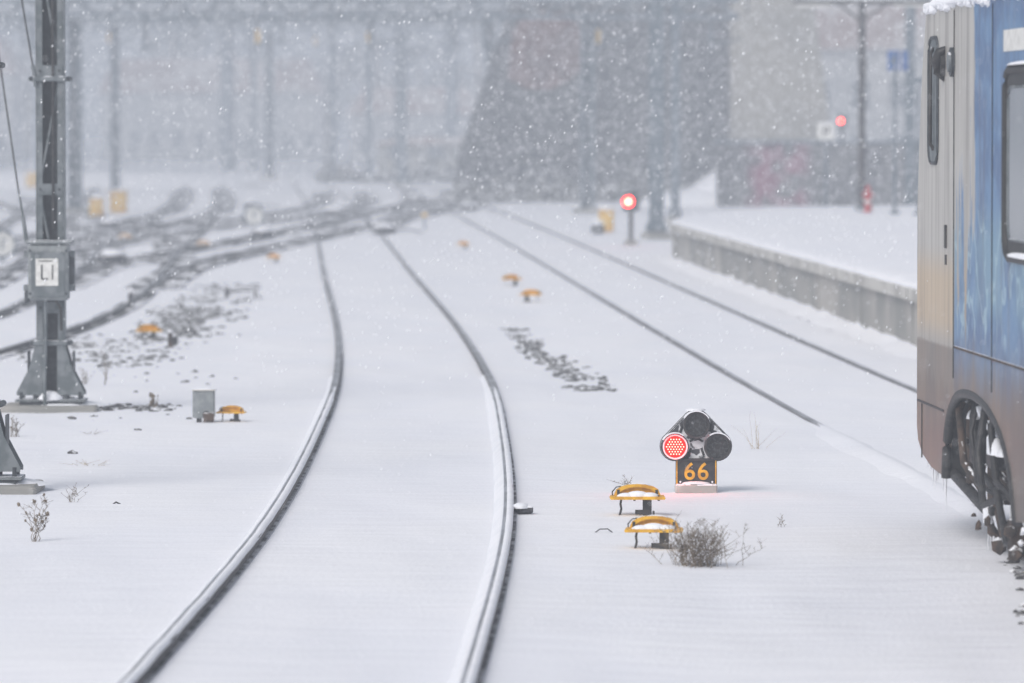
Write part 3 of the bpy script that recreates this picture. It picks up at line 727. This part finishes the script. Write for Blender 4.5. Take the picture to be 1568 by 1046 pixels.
b.tube((HW, 1.88, 2.89), (HW + .02, 1.88, 2.89), .09, mGalvD, 14); b.tube((HW + .02, 1.88, 2.89), (HW + .035, 1.88, 2.89), .06, mGalv, 14)
b.box((HW + .006, 1.55, 1.84), (.012, .06, .14), mBlk); b.box((HW + .004, 1.55, 1.70), (.008, .05, .06), mBlk)
for y in (1.93, 3.75): b.box((HW + .001, y, 2.1), (.008, .012, 2.2), mRub)
b.box((HW + .003, 11, 1.19), (.012, 18, .015), mBrownU)
b.box((HW + .002, .75, .78), (.008, 1.4, .012), mRub); b.box((HW + .002, .3, .6), (.008, .012, .34), mRub)
for y0 in (4.38, 6.8, 9.2, 11.6, 14.0):
    b.prism(rrect(y0, y0 + 1.7, 1.78, 2.82, .14), 'x', HW, HW + .006, mRub); outline(y0, y0 + 1.7, 1.78, 2.82, .14, .026, HW + .004, mRub)
    b.prism(rrect(y0 + .14, y0 + 1.56, 1.88, 2.72, .10), 'x', HW + .007, HW + .012, mGlass); outline(y0 + .14, y0 + 1.56, 1.88, 2.72, .10, .008, HW + .012, mGalv)
    b.heap((HW + .02, y0 + .85, 2.84), .05, 1.5, .02, mPack); b.heap((HW + .02, y0 + .85, 1.79), .05, 1.4, .03, mPack)
b.box((HW + .002, 5.25, 2.98), (.006, 2.0, .12), mLabel)
for wy in (3.15, 5.5, 14.5, 17):
    for sg in (1, -1):
        b.tube((sg * .70, wy, .46), (sg * .83, wy, .46), .43, mBrownU, 32); b.tube((sg * .66, wy, .46), (sg * .70, wy, .46), .455, mBrownU, 32)
        b.tube((sg * .83, wy, .46), (sg * .845, wy, .46), .33, mBlk, 28); b.tube((sg * .84, wy, .46), (sg * 1.12, wy, .46), .13, mBrownU, 14); b.box((sg * 1.02, wy, .46), (.2, .34, .30), mBrownU, 0, .03)
        for e in (-.26, .26):
            for q in range(6): b.tube((sg * 1.05, wy + e, .52 + q * .05), (sg * 1.05, wy + e, .545 + q * .05), .085, mBlk, 12)
        for q in range(6):
            a = q * math.pi / 3; b.tube((sg * 1.12, wy + .09 * math.cos(a), .46 + .09 * math.sin(a)), (sg * 1.135, wy + .09 * math.cos(a), .46 + .09 * math.sin(a)), .016, mBlk, 6)
        b.box((sg * .76, wy - .5, .42), (.12, .10, .34), mBlk, 0, .02); b.box((sg * .76, wy + .5, .42), (.12, .10, .34), mBlk, 0, .02)
        b.path([(sg * .95, wy - .6, .62), (sg * .9, wy - .52, .3), (sg * .85, wy - .45, .22), (sg * .85, wy + .4, .20)], .03, 8, mBrownU)
        b.box((sg * 1.0, wy - .62, .56), (.14, .08, .22), mBrownU, .1, .02); b.box((sg * 1.0, wy - .78, .40), (.10, .12, .16), mBlk, .2, .02)
    b.tube((-.7, wy, .46), (.7, wy, .46), .08, mBrownU, 12)
for by in (4.3, 15.75):
    for sg in (1, -1):
        b.prism([(by - 1.95, .70), (by - 1.8, .84), (by + 1.8, .84), (by + 1.95, .7), (by + 1.2, .62), (by + .6, .45), (by - .6, .45), (by - 1.2, .62)], 'x', sg * .95, sg * 1.08, mBrownU)
        b.tube((sg * 1.16, by - .9, .72), (sg * 1.16, by - .3, .42), .05, mBlk, 10)
    b.box((0, by, .6), (1.9, .4, .25), mBrownU, 0, .03)
for y, z, dx in ((1.85, .80, .06), (2.05, .78, 0), (2.3, .7, .04), (2.5, .8, -.05), (2.7, .6, .05), (2.15, .85, -.08), (2.9, .75, .0)):
    b.path([(1.14 + dx, y, .95), (1.2 + dx, y + .03, z), (1.19 + dx, y + .2, z - .3), (1.12 + dx, y + .45, .36), (1.05, y + .6, .42)], R.uniform(.010, .026), 8, R.choice((mBlk, mBrownU)))
b.box((1.1, 2.35, .34), (.07, .16, .46), mBrownU, .1, .02); b.box((1.0, 2.4, .13), (.3, .10, .10), mBrownU, .2, .02); b.box((1.14, 2.75, .55), (.1, .3, .10), mBlk, 0, .02); b.box((1.15, 2.55, .25), (.05, .3, .05), mBlk, 0, .01)
b.path([(1.24, 1.48, .40), (1.16, 1.9, .28), (1.08, 2.35, .16)], .035, 8, mBlk); b.box((1.0, 2.7, .10), (.08, .5, .10), mBrownU, 0, .02)
b.box((1.16, 2.0, .62), (.08, .22, .28), mBlk, 0, .02); b.box((1.18, 1.75, .60), (.03, .08, .5), mBrownU, .1, .01)
# brake rigging and pipes hanging below the bogie, in view behind the skirt
b.box((1.02, 2.95, .12), (.12, .14, .20), mBrownU, .2, .02); b.box((.98, 3.3, .09), (.10, .5, .09), mBlk, .1, .02)
b.path([(1.12, 2.6, .30), (1.12, 2.9, .14), (1.08, 3.3, .10), (1.05, 3.7, .22)], .03, 8, mBrownU); b.path([(1.20, 3.2, .40), (1.18, 3.5, .12), (1.1, 3.9, .10)], .022, 8, mBlk)
b.box((1.12, 3.7, .18), (.14, .16, .24), mBrownU, .1, .03); b.box((1.10, 4.2, .12), (.10, .3, .16), mBlk, 0, .03)
for _ in range(90):
    y = R.uniform(1.7, 4.6); b.ico((R.uniform(.92, 1.2), y, R.uniform(.08, .86)), R.uniform(.02, .06), mPack if R.random() < .5 else mBrownU, (.8, 1.4, R.uniform(.5, 1.6)), .4)
b.heap((1.17, 2.95, .60), .1, .3, .10, mPack); b.heap((1.1, 3.15, .6), .2, .3, .06, mPack); b.heap((1.1, 3.9, .83), .14, .9, .06, mPack); b.heap((1.18, 2.0, .76), .10, .24, .06, mPack)
b.box((.3, -.35, .75), (.3, .6, .25), mBlk, 0, .04)
for _ in range(16):
    y = R.uniform(.35, 1.46); b.tube((1.28, y, .42), (1.28, y, .42 - R.uniform(.03, .16)), R.uniform(.004, .008), mPack, 6, .001)
for y, z, l in ((1.40, .40, .24), (2.2, .18, .26), (2.45, .1, .08), (2.3, .14, .12)):
    b.tube((1.28 if y < 2 else 1.12, y, z + .01), (1.28 if y < 2 else 1.12, y, z - l), .009, mPack, 6, .001)
b.make('passenger_train', (3.86, 36.0, .0), math.pi + .042)
stones('ballast_stones', [(29.5, 33, 2.95, 3.1, .4), (28, 31, 2.7, 2.95, .3)], 220)

# ------------------------------------------------------------------ falling snow
b = B(); vs = []; fs = []
for i in range(62000):
    if i < 2200: y = R.uniform(12, 42); r = R.uniform(.0014, .0034)
    else: y = 42 + 145 * R.random() ** .75; r = R.uniform(.0018, .0056) * (.8 + y / 70)
    x = R.uniform(-.125, .125) * y + R.uniform(-1, 1); z = R.uniform(0.3, 2.5 + .04 * y)
    o = len(vs); k = R.uniform(.3, .9)
    vs += [(x + r, y, z), (x - r, y, z), (x, y + r, z), (x, y - r, z), (x + r * k, y, z + r * 1.8), (x - r * k, y, z - r * 1.8)]
    fs += [tuple(o + q for q in f) for f in ((0, 2, 4), (2, 1, 4), (1, 3, 4), (3, 0, 4), (2, 0, 5), (1, 2, 5), (3, 1, 5), (0, 3, 5))]
b.add(vs, fs, M('snowflake', (.9, .91, .94), (.9, .91, .94))); b.make('falling_snow')

# ------------------------------------------------------------------ snow haze (absorbing volume, its own emission stands in for scattered light)
SIG = .0042; FL = (.455, .49, .565)
m, t = nt('emissive_snow_haze'); va = t.nodes.new('ShaderNodeVolumeAbsorption'); va.inputs[0].default_value = (0, 0, 0, 1); va.inputs[1].default_value = SIG
em = t.nodes.new('ShaderNodeEmission'); em.inputs[0].default_value = (*FL, 1); em.inputs[1].default_value = SIG
ad = t.nodes.new('ShaderNodeAddShader'); o = t.nodes.new('ShaderNodeOutputMaterial'); link(t, va.outputs[0], ad.inputs[0]); link(t, em.outputs[0], ad.inputs[1]); link(t, ad.outputs[0], o.inputs['Volume'])
b = B(); b.box((0, 730, 14), (900, 1560, 32), m); b.make('emissive_snow_haze')

# ------------------------------------------------------------------ light, world, camera
el, az = math.radians(42), math.radians(215)
w = bpy.data.worlds.new('World'); scene.world = w; w.use_nodes = True; t = w.node_tree; t.nodes.clear()
sk = t.nodes.new('ShaderNodeTexSky'); sk.sky_type = 'NISHITA'; sk.sun_disc = False; sk.sun_elevation = el; sk.sun_rotation = az; sk.dust_density = 4; sk.air_density = 1
hs = t.nodes.new('ShaderNodeHueSaturation'); hs.inputs['Saturation'].default_value = .42
bg = t.nodes.new('ShaderNodeBackground'); bg.inputs[1].default_value = .15; o = t.nodes.new('ShaderNodeOutputWorld')
link(t, sk.outputs[0], hs.inputs['Color']); link(t, hs.outputs[0], bg.inputs[0]); link(t, bg.outputs[0], o.inputs[0])
sd = bpy.data.lights.new('sun', 'SUN'); sd.energy = 1.3; sd.angle = math.radians(30); sd.color = (1, .97, .95)
so = bpy.data.objects.new('sun', sd); scene.collection.objects.link(so)
dv = Vector((math.sin(az) * math.cos(el), math.cos(az) * math.cos(el), math.sin(el)))
so.rotation_euler = dv.to_track_quat('Z', 'Y').to_euler()

cd = bpy.data.cameras.new('camera'); cd.lens = 200; cd.sensor_width = 36; cd.clip_start = .5; cd.clip_end = 3000
cd.dof.use_dof = True; cd.dof.focus_distance = 38.5; cd.dof.aperture_fstop = 2.6; cd.dof.aperture_blades = 9
co = bpy.data.objects.new('camera', cd); scene.collection.objects.link(co); co.location = (0, 0, 2.5)
co.rotation_euler = (math.pi / 2 - math.atan(328 / 8711), 0, 0); scene.camera = co
scene.view_settings.view_transform = 'Standard'; scene.view_settings.look = 'None'; scene.view_settings.exposure = 0
